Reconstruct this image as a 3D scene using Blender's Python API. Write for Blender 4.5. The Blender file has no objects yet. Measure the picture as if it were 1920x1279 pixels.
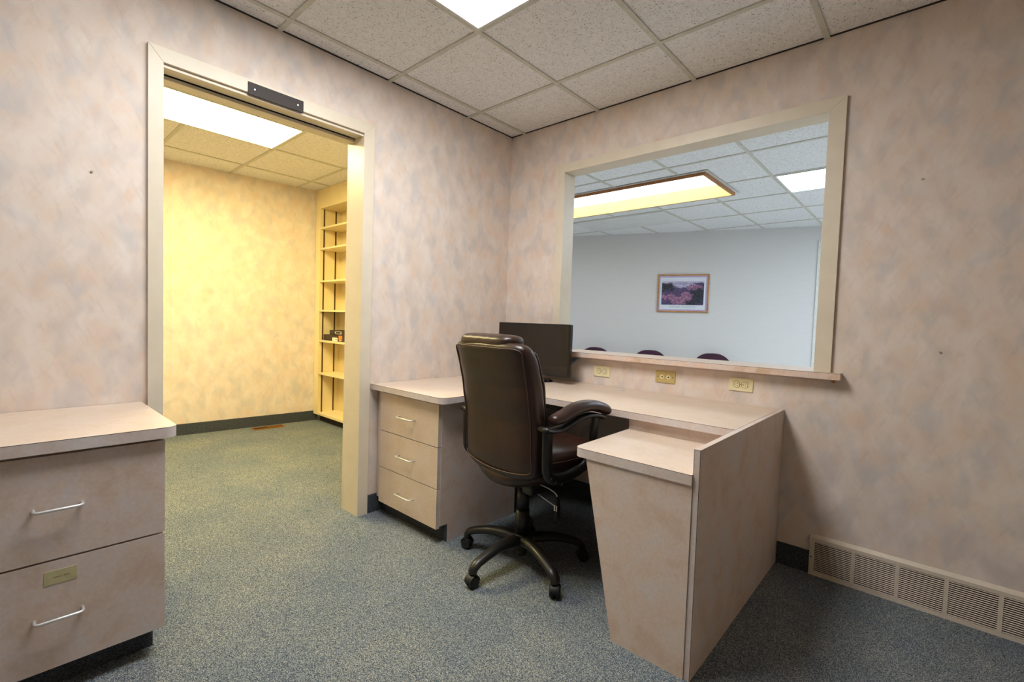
import bpy, bmesh, math, random
from mathutils import Vector, Matrix
random.seed(4)
scene = bpy.context.scene
C = scene.collection

# ------------------------------------------------------------------ camera
CAM = Vector((2.3987, -2.5861, 1.1415))
yaw, pitch, roll = (math.radians(a) for a in (42.0345, -2.433, 1.915))
fw = Vector((-math.sin(yaw) * math.cos(pitch), math.cos(yaw) * math.cos(pitch), math.sin(pitch)))
r0 = fw.cross(Vector((0, 0, 1))).normalized()
u0 = r0.cross(fw)
rt = r0 * math.cos(roll) + u0 * math.sin(roll)
up = -r0 * math.sin(roll) + u0 * math.cos(roll)
cam_data = bpy.data.cameras.new('camera')
cam_data.sensor_width = 36.0
cam_data.lens = 881.53 / 1920 * 36.0
cam_data.clip_start = 0.02
cam = bpy.data.objects.new('camera', cam_data)
C.objects.link(cam)
m = Matrix((rt, up, -fw)).transposed().to_4x4()
m.translation = CAM
cam.matrix_world = m
scene.camera = cam

# ------------------------------------------------------------------ world, light levels, exposure
scene.view_settings.view_transform = 'Standard'
scene.view_settings.look = 'None'
scene.view_settings.gamma = 1
scene.view_settings.use_curve_mapping = False
scene.view_settings.exposure = 0.12
world = bpy.data.worlds.new('world')
scene.world = world
world.use_nodes = True
world.node_tree.nodes['Background'].inputs[0].default_value = (0.9, 0.95, 1, 1)
world.node_tree.nodes['Background'].inputs[1].default_value = 0.02
LAMP_OFFICE = ((0.99, 0.985, 0.985), 21.0)     # recessed troffer of the office
LAMP_SUPPLY = ((1.0, 0.85, 0.40), 41.0)       # old warm tubes of the supply room
LAMP_WAITING = ((0.72, 0.86, 1.0), 13.5)      # cool troffer of the waiting room
LAMP_BOX = ((0.93, 0.97, 1.0), 4.2)          # wood framed box light

H = 2.4925        # office and waiting room ceiling
HS = 2.455        # supply room ceiling
T = 0.148         # thickness of the doorway wall
TW = 0.105        # thickness of the window wall
YB, XB = -4.4, 3.9   # office walls behind the camera

# ------------------------------------------------------------------ materials
def lin(c):
    return tuple((v / 255 / 12.92) if v / 255 <= 0.04045 else ((v / 255 + 0.055) / 1.055) ** 2.4 for v in c) + (1,)

class NT:
    def __init__(s, name):
        s.m = bpy.data.materials.new(name); s.m.use_nodes = True
        s.t = s.m.node_tree; s.n = s.t.nodes; s.bsdf = s.n['Principled BSDF']
    def add(s, t, **kw):
        n = s.n.new(t)
        for k, v in kw.items(): setattr(n, k, v)
        return n
    def link(s, a, b): s.t.links.new(a, b)
    def coord(s, kind='Object'): return s.add('ShaderNodeTexCoord').outputs[kind]
    def mapping(s, src, scale=(1, 1, 1), rot=(0, 0, 0), loc=(0, 0, 0)):
        n = s.add('ShaderNodeMapping'); s.link(src, n.inputs[0])
        n.inputs['Scale'].default_value = scale; n.inputs['Rotation'].default_value = rot; n.inputs['Location'].default_value = loc
        return n.outputs[0]
    def noise(s, src, scale, detail=2, rough=0.5, dist=0.0):
        n = s.add('ShaderNodeTexNoise'); s.link(src, n.inputs['Vector'])
        n.inputs['Scale'].default_value = scale; n.inputs['Detail'].default_value = detail
        n.inputs['Roughness'].default_value = rough; n.inputs['Distortion'].default_value = dist
        return n.outputs[0]
    def ramp(s, fac, stops, interp='LINEAR'):
        n = s.add('ShaderNodeValToRGB'); s.link(fac, n.inputs[0]); n.color_ramp.interpolation = interp
        e = n.color_ramp.elements
        while len(e) < len(stops): e.new(0.5)
        for el, (p, c) in zip(e, stops):
            el.position = p; el.color = c if len(c) == 4 else tuple(c) + (1,)
        return n.outputs[0]
    def mix(s, fac, a, b, mode='MIX'):
        n = s.add('ShaderNodeMix', data_type='RGBA', blend_type=mode)
        for sock, v in ((n.inputs[0], fac), (n.inputs[6], a), (n.inputs[7], b)):
            if hasattr(v, 'links') or hasattr(v, 'is_output'): s.link(v, sock)
            else: sock.default_value = v
        return n.outputs[2]
    def bump(s, h, strength=0.2, dist=0.01):
        n = s.add('ShaderNodeBump'); s.link(h, n.inputs['Height'])
        n.inputs['Strength'].default_value = strength; n.inputs['Distance'].default_value = dist
        s.link(n.outputs[0], s.bsdf.inputs['Normal'])
    def base(s, c):
        if isinstance(c, tuple): s.bsdf.inputs['Base Color'].default_value = c
        else: s.link(c, s.bsdf.inputs['Base Color'])
    def rough(s, r): s.bsdf.inputs['Roughness'].default_value = r
    def uvwall(s):
        # one flat coordinate pair that runs along either wall: (x - y, z)
        sep = s.add('ShaderNodeSeparateXYZ'); s.link(s.coord(), sep.inputs[0])
        sub = s.add('ShaderNodeMath', operation='SUBTRACT'); s.link(sep.outputs[0], sub.inputs[0]); s.link(sep.outputs[1], sub.inputs[1])
        cmb = s.add('ShaderNodeCombineXYZ'); s.link(sub.outputs[0], cmb.inputs[0]); s.link(sep.outputs[2], cmb.inputs[1])
        return cmb.outputs[0]

def plain(name, rgb, rough=0.5, metal=0.0, noise=0.04, scale=30, bump=0.0, coat=0.0):
    a = NT(name)
    c = lin(rgb)
    co = a.coord()
    n = a.noise(co, scale, 3)
    d = tuple(max(0, v * (1 - noise * 2)) for v in c[:3]) + (1,)
    l = tuple(min(1, v * (1 + noise * 2)) for v in c[:3]) + (1,)
    a.base(a.ramp(n, [(0.3, d), (0.7, l)]))
    a.rough(rough); a.bsdf.inputs['Metallic'].default_value = metal
    a.bsdf.inputs['Coat Weight'].default_value = coat
    if bump: a.bump(a.noise(co, scale * 4, 3), bump, 0.003)
    return a.m

def emit(name, col, strength, rib=False):
    a = NT(name); a.base((0.8, 0.8, 0.8, 1))
    a.bsdf.inputs['Emission Color'].default_value = tuple(col) + (1,)
    a.bsdf.inputs['Emission Strength'].default_value = strength
    return a.m

def wallpaper():
    a = NT('wallpaper')
    uv = a.uvwall()
    blot = a.noise(a.mapping(uv, (1.0, 0.62, 1), (0, 0, 0.5)), 12, 3, 0.5, 0.4)
    base = a.ramp(blot, [(0.30, lin((226, 207, 190))), (0.48, lin((227, 212, 199))), (0.66, lin((231, 219, 209)))])
    grey = a.noise(a.mapping(uv, (1.0, 0.6, 1), (0, 0, -0.5), (7, 3, 0)), 11, 2, 0.5, 0.3)
    gm = a.ramp(grey, [(0.46, (0, 0, 0)), (0.68, (0.66, 0.66, 0.66))])
    c1 = a.mix(gm, base, lin((200, 194, 191)))
    pe = a.noise(a.mapping(uv, (1.0, 0.7, 1), (0, 0, 0.2), (1, 9, 0)), 10, 2, 0.5, 0.3)
    pm = a.ramp(pe, [(0.54, (0, 0, 0)), (0.75, (0.55, 0.55, 0.55))])
    c2 = a.mix(pm, c1, lin((224, 194, 170)))
    s1 = a.noise(a.mapping(a.mapping(uv, (1, 1, 1), (0, 0, 0.45)), (46, 11, 1)), 1.0, 3, 0.6, 0.3)
    s2 = a.noise(a.mapping(a.mapping(uv, (1, 1, 1), (0, 0, -0.5)), (42, 10, 1), (0, 0, 0), (3, 5, 0)), 1.0, 3, 0.6, 0.3)
    m1 = a.ramp(s1, [(0.55, (0, 0, 0)), (0.78, (0.30, 0.30, 0.30))])
    m2 = a.ramp(s2, [(0.55, (0, 0, 0)), (0.78, (0.26, 0.26, 0.26))])
    c3 = a.mix(m1, c2, lin((184, 174, 166)))
    c4 = a.mix(m2, c3, lin((200, 176, 158)))
    a.base(c4); a.rough(0.62)
    return a.m

def carpet():
    a = NT('carpet')
    co = a.coord()
    v = a.add('ShaderNodeTexVoronoi'); a.link(co, v.inputs['Vector']); v.inputs['Scale'].default_value = 500
    sv = a.add('ShaderNodeSeparateXYZ'); a.link(v.outputs['Color'], sv.inputs[0])
    n = a.noise(co, 220, 3, 0.8)
    av = a.add('ShaderNodeMath', operation='MULTIPLY_ADD'); a.link(sv.outputs[0], av.inputs[0]); av.inputs[1].default_value = 0.42
    hf = a.add('ShaderNodeMath', operation='MULTIPLY'); a.link(n, hf.inputs[0]); hf.inputs[1].default_value = 0.58; a.link(hf.outputs[0], av.inputs[2])
    sp = a.ramp(av.outputs[0], [(0.30, lin((44, 54, 68))), (0.43, lin((82, 94, 106))), (0.55, lin((114, 123, 128))), (0.70, lin((176, 177, 170)))])
    w = a.noise(co, 2.3, 3, 0.6)
    tone = a.ramp(w, [(0.35, (0.80, 0.84, 0.90)), (0.65, (1.06, 1.03, 0.98))])
    a.base(a.mix((1.0), sp, tone, 'MULTIPLY'))
    a.rough(0.97); a.bsdf.inputs['Specular IOR Level'].default_value = 0.15
    a.bump(a.noise(co, 320, 2, 0.6), 0.15, 0.002)
    return a.m

def carpet_base():
    a = NT('carpet_base')
    n = a.noise(a.coord(), 240, 2, 0.7)
    a.base(a.ramp(n, [(0.3, lin((34, 40, 50))), (0.7, lin((92, 95, 100)))]))
    a.rough(0.97); a.bsdf.inputs['Specular IOR Level'].default_value = 0.1
    return a.m

def acoustic(name, tint):
    a = NT(name)
    co = a.coord()
    v = a.add('ShaderNodeTexVoronoi'); a.link(a.mapping(co, (1, 1, 1)), v.inputs['Vector']); v.inputs['Scale'].default_value = 105
    sz = a.noise(co, 60, 2)
    th = a.add('ShaderNodeMath', operation='MULTIPLY'); a.link(sz, th.inputs[0]); th.inputs[1].default_value = 0.42
    lt = a.add('ShaderNodeMath', operation='LESS_THAN'); a.link(v.outputs['Distance'], lt.inputs[0]); a.link(th.outputs[0], lt.inputs[1])
    n2 = a.noise(a.mapping(co, (1, 1, 1), (0, 0, 0.3)), 130, 2, 0.6, 1.2)
    f2 = a.ramp(n2, [(0.635, (0, 0, 0)), (0.665, (1, 1, 1))])
    base = a.ramp(a.noise(co, 40, 2), [(0.3, lin(tuple(int(t * 0.96) for t in tint))), (0.7, lin(tint))])
    dark = lin((136, 127, 121))
    pit = a.add('ShaderNodeMath', operation='MULTIPLY'); a.link(lt.outputs[0], pit.inputs[0])
    sel = a.ramp(a.noise(co, 55, 1, 0.5), [(0.50, (0, 0, 0)), (0.55, (1, 1, 1))]); a.link(sel, pit.inputs[1])
    c = a.mix(pit.outputs[0], base, dark)
    c = a.mix(f2, c, dark)
    a.base(c); a.rough(0.9); a.bsdf.inputs['Specular IOR Level'].default_value = 0.2
    return a.m

def laminate(name, base, cloud, tan, rough=0.42):
    a = NT(name)
    co = a.coord()
    n = a.noise(co, 9, 4, 0.62, 0.4)
    c = a.ramp(n, [(0.32, lin(tan)), (0.5, lin(base)), (0.68, lin(cloud))])
    f = a.noise(co, 90, 3, 0.6)
    fr = a.ramp(f, [(0.3, (0.93, 0.93, 0.93)), (0.7, (1.04, 1.04, 1.04))])
    a.base(a.mix(1.0, c, fr, 'MULTIPLY'))
    a.rough(rough)
    return a.m

def leather():
    a = NT('brown_leather')
    co = a.coord()
    n = a.noise(co, 10, 3, 0.5)
    a.base(a.ramp(n, [(0.3, lin((40, 23, 17))), (0.7, lin((55, 32, 23)))]))
    a.rough(0.33); a.bsdf.inputs['Coat Weight'].default_value = 0.08; a.bsdf.inputs['Coat Roughness'].default_value = 0.3
    v = a.noise(co, 420, 2, 0.6)
    w = a.noise(co, 14, 2, 0.5, 0.5)
    m_ = a.add('ShaderNodeMath', operation='MULTIPLY_ADD'); a.link(w, m_.inputs[0]); m_.inputs[1].default_value = 3.0; a.link(v, m_.inputs[2])
    a.bump(m_.outputs[0], 0.14, 0.003)
    return a.m

def wood(name, c1, c2, scale=8):
    a = NT(name)
    co = a.coord()
    n = a.noise(a.mapping(co, (1, 6, 9)), scale, 4, 0.6, 0.4)
    a.base(a.ramp(n, [(0.3, lin(c1)), (0.7, lin(c2))])); a.rough(0.45)
    return a.m

def wallcovering():
    a = NT('grey_wallcovering')
    co = a.coord()
    w = a.add('ShaderNodeTexWave', wave_type='BANDS', bands_direction='Z'); a.link(co, w.inputs['Vector'])
    w.inputs['Scale'].default_value = 22; w.inputs['Distortion'].default_value = 1.2; w.inputs['Detail'].default_value = 2
    n = a.noise(a.mapping(co, (1, 1, 30)), 6, 3)
    c = a.ramp(w.outputs[1], [(0.0, lin((211, 209, 207))), (1.0, lin((215, 213, 210)))])
    c = a.mix(0.5, c, a.ramp(n, [(0.3, lin((209, 207, 204))), (0.7, lin((217, 215, 212)))]))
    a.base(c); a.rough(0.7)
    return a.m

def canyon():
    # canyon view in purple, pink and slate: pale far rim, dark cliff at the left, pink rocks below
    a = NT('poster_picture')
    g = a.coord('Object')   # the picture part's own axes: x across, z up, metres
    wn_ = a.add('ShaderNodeTexNoise'); a.link(g, wn_.inputs['Vector']); wn_.inputs['Scale'].default_value = 14; wn_.inputs['Detail'].default_value = 4
    vm = a.add('ShaderNodeVectorMath', operation='MULTIPLY_ADD'); a.link(wn_.outputs['Color'], vm.inputs[0]); vm.inputs[1].default_value = (0.11, 0.11, 0.11); a.link(g, vm.inputs[2])
    of = a.add('ShaderNodeVectorMath', operation='SUBTRACT'); a.link(vm.outputs[0], of.inputs[0]); of.inputs[1].default_value = (0.055, 0.055, 0.055)
    w = of.outputs[0]
    sep = a.add('ShaderNodeSeparateXYZ'); a.link(w, sep.inputs[0])
    def blob(cx, cz, rx, rz, soft=0.5):
        mp = a.mapping(w, (1 / rx, 0.0, 1 / rz), (0, 0, 0), (-cx / rx, 0, -cz / rz))
        ln = a.add('ShaderNodeVectorMath', operation='LENGTH'); a.link(mp, ln.inputs[0])
        mr = a.add('ShaderNodeMapRange'); a.link(ln.outputs['Value'], mr.inputs[0]); mr.inputs[1].default_value = 1.0 + soft / 2; mr.inputs[2].default_value = 1.0 - soft / 2
        return mr.outputs[0]
    fine = a.noise(a.mapping(g, (1.0, 1, 1.3)), 46, 5, 0.75, 0.6)
    base = a.ramp(fine, [(0.34, lin((40, 34, 66))), (0.5, lin((74, 62, 100))), (0.66, lin((120, 96, 142)))])
    pink = a.ramp(fine, [(0.36, lin((70, 42, 84))), (0.5, lin((140, 98, 132))), (0.66, lin((206, 156, 176)))])
    dark = a.ramp(fine, [(0.36, lin((14, 14, 24))), (0.5, lin((34, 38, 50))), (0.68, lin((72, 78, 96)))])
    pale = a.ramp(fine, [(0.36, lin((120, 118, 160))), (0.5, lin((164, 158, 190))), (0.66, lin((228, 222, 236)))])
    c = a.mix(blob(-0.02, 0.125, 0.17, 0.045), base, pale)
    c = a.mix(blob(0.17, 0.085, 0.12, 0.030), c, pink)
    c = a.mix(blob(0.24, -0.03, 0.14, 0.10), c, dark)
    c = a.mix(blob(0.12, -0.12, 0.10, 0.06), c, dark)
    c = a.mix(blob(-0.21, 0.085, 0.11, 0.055), c, dark)
    c = a.mix(blob(-0.19, -0.055, 0.11, 0.04), c, pink)
    c = a.mix(blob(-0.06, -0.11, 0.09, 0.07), c, pink)
    c = a.mix(blob(0.05, -0.04, 0.075, 0.065), c, pink)
    zs = a.add('ShaderNodeMapRange'); a.link(sep.outputs[2], zs.inputs[0]); zs.inputs[1].default_value = 0.146; zs.inputs[2].default_value = 0.156
    c = a.mix(zs.outputs[0], c, lin((188, 182, 206)))
    a.base(c); a.rough(0.4)
    return a.m

def screen_mat():
    a = NT('screen_glass'); a.base(lin((30, 23, 14))); a.rough(0.12); return a.m  # brown in the base colour stands in for a reflection on the screen

M = dict(
    wallpaper=wallpaper(), carpet=carpet(), base=carpet_base(),
    tile=acoustic('ceiling_tile', (240, 239, 238)), tile_far=acoustic('ceiling_tile_waiting', (242, 243, 244)),
    grid=plain('ceiling_grid', (204, 202, 190), 0.6),
    cream=plain('cream_paint', (221, 210, 189), 0.38, noise=0.015, scale=12),
    top=laminate('laminate_top', (218, 198, 178), (220, 202, 186), (214, 192, 168), 0.36),
    lam=laminate('laminate_face', (213, 195, 183), (209, 200, 197), (204, 181, 164), 0.5),
    edge=laminate('laminate_edge', (212, 199, 193), (216, 207, 204), (207, 190, 180), 0.45),
    seam=plain('laminate_seam', (62, 50, 46), 0.6),
    stain=laminate('laminate_edge_worn', (228, 202, 184), (222, 206, 196), (208, 180, 150), 0.5),
    black=plain('black_toe_kick', (26, 34, 44), 0.9, noise=0.1, scale=200),
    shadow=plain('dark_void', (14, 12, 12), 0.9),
    chrome=plain('brushed_chrome', (230, 230, 230), 0.40, 0.65, 0.01),
    leather=leather(), piping=plain('leather_piping', (66, 42, 32), 0.5),
    plastic=plain('black_plastic', (22, 20, 18), 0.42, noise=0.03, coat=0.1),
    rubber=plain('black_rubber', (16, 15, 15), 0.55),
    screen=screen_mat(), bezel=plain('glossy_bezel', (12, 12, 14), 0.2),
    plate=plain('almond_plastic', (236, 224, 178), 0.4, noise=0.01),
    brassplate=plain('tan_metal_plate', (198, 176, 112), 0.4, 0.0, 0.03),
    slot=plain('dark_slot', (30, 24, 20), 0.7),
    vent=plain('grille_enamel', (216, 204, 186), 0.45, noise=0.02),
    brass=plain('brass_register', (176, 124, 62), 0.4, 0.6, 0.06),
    sign=plain('dark_bronze_plate', (44, 34, 30), 0.6, noise=0.03),
    screwm=plain('screw_steel', (220, 218, 212), 0.3, 0.8),
    rail=plain('bronze_shelf_rail', (92, 66, 34), 0.5, 0.3, 0.2, 150),
    shelf=plain('cream_shelf_paint', (234, 216, 168), 0.45, noise=0.012, scale=9),
    oak=wood('oak_trim', (150, 96, 52), (190, 130, 76)),
    oakboard=wood('pale_board', (216, 184, 112), (226, 198, 128)),
    cover=wallcovering(), mat_board=plain('lilac_mat', (190, 172, 204), 0.8, noise=0.01),
    paper=plain('white_paper', (216, 222, 232), 0.7, noise=0.01), canyon=canyon(),
    ink=plain('grey_ink', (150, 160, 168), 0.7), brassframe=wood('gilt_oak_frame', (158, 106, 54), (204, 150, 88)),
    burgundy=plain('burgundy_fabric', (60, 30, 48), 0.9, noise=0.08, scale=120),
    boxdark=plain('dark_carton', (52, 38, 26), 0.5, noise=0.2, scale=60),
    orange=plain('orange_print', (236, 128, 30), 0.5, noise=0.15, scale=120),
    labelpaper=plain('label_paper', (240, 234, 214), 0.6), pink=plain('pink_print', (236, 170, 160), 0.5),
    draw_label=plain('card_label', (188, 182, 138), 0.6, noise=0.05), bluegrey=plain('blue_grey', (120, 138, 152), 0.4, 0.3),
    lamp=emit('office_diffuser', *LAMP_OFFICE),
    lamp_supply=emit('supply_diffuser', *LAMP_SUPPLY), lamp_wait=emit('waiting_diffuser', *LAMP_WAITING), lamp_box=emit('box_diffuser', *LAMP_BOX),
    blank=plain('blank_panel', (222, 224, 222), 0.6, noise=0.02, scale=5), panfix=plain('white_enamel', (214, 214, 208), 0.4),
    lino=plain('pale_floor', (222, 220, 214), 0.5, noise=0.03), rearwall=plain('taupe_wall', (222, 206, 190), 0.8),
    tan=plain('tan_ink', (150, 118, 86), 0.6),  # pale brown of the faded writing on the card label
)

# ------------------------------------------------------------------ mesh helpers
def bm_new(): return bmesh.new()

def box(bm, x0, x1, y0, y1, z0, z1, bev=0.0, mi=0, seg=2):
    b = bmesh.new()
    bmesh.ops.create_cube(b, size=1)
    for v in b.verts:
        v.co = Vector(((x0 + x1) / 2 + v.co.x * (x1 - x0), (y0 + y1) / 2 + v.co.y * (y1 - y0), (z0 + z1) / 2 + v.co.z * (z1 - z0)))
    if bev: bmesh.ops.bevel(b, geom=b.edges[:] + b.verts[:], offset=bev, segments=seg, profile=0.5, affect='EDGES')
    merge(bm, b, mi)

def merge(bm, b, mi=None, mat=None):
    b.verts.ensure_lookup_table(); b.verts.index_update()
    if mat is not None: bmesh.ops.transform(b, matrix=mat, verts=b.verts)
    vs = [bm.verts.new(v.co) for v in b.verts]
    for f in b.faces:
        try:
            nf = bm.faces.new([vs[v.index] for v in f.verts])
            nf.material_index = f.material_index if mi is None else mi
            nf.smooth = f.smooth
        except ValueError: pass
    b.free()

def prism(bm, poly, z0, z1, mi=0, mi_side=None, axis='z'):
    """poly: list of 2D points (counter clockwise). axis z: (x,y) extruded in z; x: (y,z) extruded in x; y: (x,z) extruded in y."""
    def P(p, h):
        return {'z': (p[0], p[1], h), 'x': (h, p[0], p[1]), 'y': (p[0], h, p[1])}[axis]
    a = [bm.verts.new(P(p, z0)) for p in poly]; b = [bm.verts.new(P(p, z1)) for p in poly]
    n = len(poly); fs = []
    fs.append(bm.faces.new(list(reversed(a)))); fs.append(bm.faces.new(b))
    for f in fs: f.material_index = mi
    for i in range(n):
        f = bm.faces.new((a[i], a[(i + 1) % n], b[(i + 1) % n], b[i])); f.material_index = mi if mi_side is None else mi_side

def cyl(bm, p0, p1, r0_, r1_=None, seg=24, mi=0, smooth=True, cap=True):
    r1_ = r0_ if r1_ is None else r1_
    p0 = Vector(p0); p1 = Vector(p1); d = (p1 - p0)
    q = d.to_track_quat('Z', 'Y')
    A, B = [], []
    for i in range(seg):
        a = 2 * math.pi * i / seg; v = Vector((math.cos(a), math.sin(a), 0))
        A.append(bm.verts.new(p0 + q @ (v * r0_))); B.append(bm.verts.new(p1 + q @ (v * r1_)))
    for i in range(seg):
        f = bm.faces.new((A[i], A[(i + 1) % seg], B[(i + 1) % seg], B[i])); f.smooth = smooth; f.material_index = mi
    if cap:
        f = bm.faces.new(list(reversed(A))); f.material_index = mi
        f = bm.faces.new(B); f.material_index = mi

def tube(bm, pts, rad, seg=14, mi=0, flat=None, up_=Vector((0, 0, 1))):
    """round or flattened tube along pts. rad: number or list; flat: (a,b) multipliers across / along up"""
    pts = [Vector(p) for p in pts]; n = len(pts); rings = []
    for i, p in enumerate(pts):
        t = (pts[min(i + 1, n - 1)] - pts[max(i - 1, 0)]).normalized()
        s = t.cross(up_)
        if s.length < 1e-4: s = Vector((1, 0, 0))
        s.normalize(); u = s.cross(t)
        r = rad[i] if isinstance(rad, (list, tuple)) else rad
        a_, b_ = flat if flat else (1, 1)
        rings.append([bm.verts.new(p + s * math.cos(k * 2 * math.pi / seg) * r * a_ + u * math.sin(k * 2 * math.pi / seg) * r * b_) for k in range(seg)])
    for i in range(n - 1):
        for k in range(seg):
            f = bm.faces.new((rings[i][k], rings[i][(k + 1) % seg], rings[i + 1][(k + 1) % seg], rings[i + 1][k])); f.smooth = True; f.material_index = mi
    for rg in (list(reversed(rings[0])), rings[-1]):
        f = bm.faces.new(rg); f.material_index = mi; f.smooth = True

def smooth_path(pts, k=6):
    """Catmull-Rom through points"""
    P = [Vector(p) for p in pts]; out = []
    for i in range(len(P) - 1):
        p0 = P[max(i - 1, 0)]; p1 = P[i]; p2 = P[i + 1]; p3 = P[min(i + 2, len(P) - 1)]
        for j in range(k):
            t = j / k
            out.append(0.5 * ((2 * p1) + (p2 - p0) * t + (2 * p0 - 5 * p1 + 4 * p2 - p3) * t * t + (3 * p1 - p0 - 3 * p2 + p3) * t ** 3))
    out.append(P[-1]); return out

def obj(name, bm, mats, parent=None, loc=None, subsurf=0, bevel=0.0):
    me = bpy.data.meshes.new(name)
    bmesh.ops.recalc_face_normals(bm, faces=bm.faces[:])
    bm.to_mesh(me); bm.free()
    o = bpy.data.objects.new(name, me); C.objects.link(o)
    if not isinstance(mats, (list, tuple)): mats = [mats]
    for m_ in mats: me.materials.append(M[m_])
    if parent is not None: o.parent = parent
    if loc is not None: o.location = loc
    if bevel:
        md = o.modifiers.new('bevel', 'BEVEL'); md.width = bevel; md.segments = 2; md.limit_method = 'ANGLE'; md.angle_limit = math.radians(50)
    if subsurf:
        md = o.modifiers.new('subsurf', 'SUBSURF'); md.levels = subsurf; md.render_levels = subsurf
        for p in me.polygons: p.use_smooth = True
    return o

def thing(name, label, cat, loc=(0, 0, 0), rotz=0.0, group=None):
    o = bpy.data.objects.new(name, None); C.objects.link(o); o.empty_display_size = 0.1
    o.location = loc; o.rotation_euler = (0, 0, rotz); tag(o, label, cat, group); return o

def tag(o, label, cat, group=None):
    o['label'] = label; o['category'] = cat
    if group: o['group'] = group
    return o

def struct(name, bm, mats, parent=None, **kw):
    o = obj(name, bm, mats, parent, **kw)
    if parent is None: o['kind'] = 'structure'
    return o

def copy_tree(o, parent=None):
    c = o.copy(); C.objects.link(c); c.parent = parent
    for ch in list(o.children): copy_tree(ch, c)
    return c

# ------------------------------------------------------------------ floor and ceilings
b = bm_new(); box(b, -3.6, 4.1, -4.6, TW * 0.5, -0.05, 0.0); struct('floor', b, 'carpet')
b = bm_new(); box(b, -3.6, 4.1, TW * 0.5, 5.6, -0.05, 0.0); struct('floor_waiting_room', b, 'lino')
b = bm_new(); box(b, 0.003, XB, YB, -0.003, H, H + 0.03); struct('ceiling', b, 'tile')
b = bm_new(); box(b, -2.9, -T - 0.003, -3.4, 0.3, HS, HS + 0.03); struct('ceiling_supply_room', b, 'tile')
BX0, BX1, BY0, BY1 = -1.45, 0.828, 1.568, 2.352     # opening of the recessed box light
b = bm_new()
box(b, -3.0, 3.4, TW + 0.003, BY0, H, H + 0.03); box(b, -3.0, 3.4, BY1, 5.4, H, H + 0.03)
box(b, -3.0, BX0, BY0, BY1, H, H + 0.03); box(b, BX1, 3.4, BY0, BY1, H, H + 0.03)
struct('ceiling_waiting_room', b, 'tile_far')

def grid(name, xs, ys, z, x0, x1, y0, y1, w=0.024, hole=None):
    b = bm_new()
    for x in xs:
        parts = [(y0, hole[2]), (hole[3], y1)] if hole and hole[0] < x < hole[1] else [(y0, y1)]
        for p, q in parts: box(b, x - w / 2, x + w / 2, p, q, z - 0.006, z + 0.002)
    for y in ys:
        parts = [(x0, hole[0]), (hole[1], x1)] if hole and hole[2] < y < hole[3] else [(x0, x1)]
        for p, q in parts: box(b, p, q, y - w / 2, y + w / 2, z - 0.0055, z + 0.0015)
    struct(name, b, 'grid')
gx = [0.1231 + 0.61 * k for k in range(0, 6)]
gy = [-0.4376 - 0.607 * k for k in range(0, 6)]
grid('trim_ceiling_grid', gx, [g for g in gy if g != gy[2]], H, 0.0, XB, YB, 0.0)
grid('trim_ceiling_grid_side', [], [gy[2]], H, 0.0, gx[1], YB, 0.0)
grid('trim_ceiling_grid_front', [], [gy[2]], H, gx[2], XB, YB, 0.0)
sx2 = [-2.27 + 0.655 * k for k in range(0, 4)]
sy2 = [-0.45 - 0.608 * k for k in range(0, 5)]
grid('trim_ceiling_grid_supply_room', [-2.27, -1.61, -1.02, -0.42], [sy2[0], sy2[1]], HS, -2.75, -T, -3.2, -0.25)
grid('trim_ceiling_grid_supply_room_side', [], [-1.666, -2.275], HS, -2.75, -1.61, -3.2, -0.25)
grid('trim_ceiling_grid_supply_room_front', [], [-1.666, -2.275], HS, -1.02, -T, -3.2, -0.25)
wx3 = [1.255 + 0.645 * k for k in range(-6, 4)]
wy3 = [0.63, 1.305, 2.02, 2.675, 3.37, 4.07, 4.75]
grid('trim_ceiling_grid_waiting_room', wx3, wy3, H, -3.0, 3.3, TW, 5.2, hole=(BX0, BX1, BY0, BY1))
# thin dark strips standing in for the shaded gap between tiles and walls
b = bm_new()
box(b, 0.0, 0.006, YB, 0, H - 0.005, H + 0.001); box(b, 0, XB, -0.006, 0, H - 0.005, H + 0.001)
struct('trim_ceiling_gap_shade', b, 'slot')

# ------------------------------------------------------------------ walls
# doorway wall (x = 0): opening y -2.107 .. -1.205, height 2.143
dy0, dy1, dz = -2.107, -1.205, 2.143
b = bm_new()
box(b, -T, 0, YB - 0.1, dy0 - 0.02, 0, 2.7); box(b, -T, 0, dy1 + 0.02, 0.0, 0, 2.7); box(b, -T, 0, dy0 - 0.02, dy1 + 0.02, dz + 0.02, 2.7)
struct('wall_left', b, 'wallpaper')
# window wall (y = 0): opening x .505 .. 1.98, z .955 .. 2.143
wx0, wx1, wz0, wz1 = 0.505, 1.981, 0.93, 2.143
b = bm_new()
def wbox(x0, x1, z0, z1):
    box(b, x0, x1, 0, TW * 0.6, z0, z1); box(b, x0, x1, TW * 0.6, TW, z0, z1, mi=1)
wbox(-T, wx0 - 0.02, 0, 2.7); wbox(wx1 + 0.02, XB + 0.1, 0, 2.7); wbox(wx0 - 0.02, wx1 + 0.02, 0, wz0 - 0.005); wbox(wx0 - 0.02, wx1 + 0.02, wz1 + 0.02, 2.7)
struct('wall_right', b, ['wallpaper', 'cover'])
b = bm_new(); box(b, XB, XB + 0.1, YB - 0.1, 0, 0, 2.7); struct('wall_front', b, 'rearwall')
b = bm_new(); box(b, 0, XB, YB - 0.1, YB, 0, 2.7); struct('wall_back', b, 'rearwall')

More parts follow.
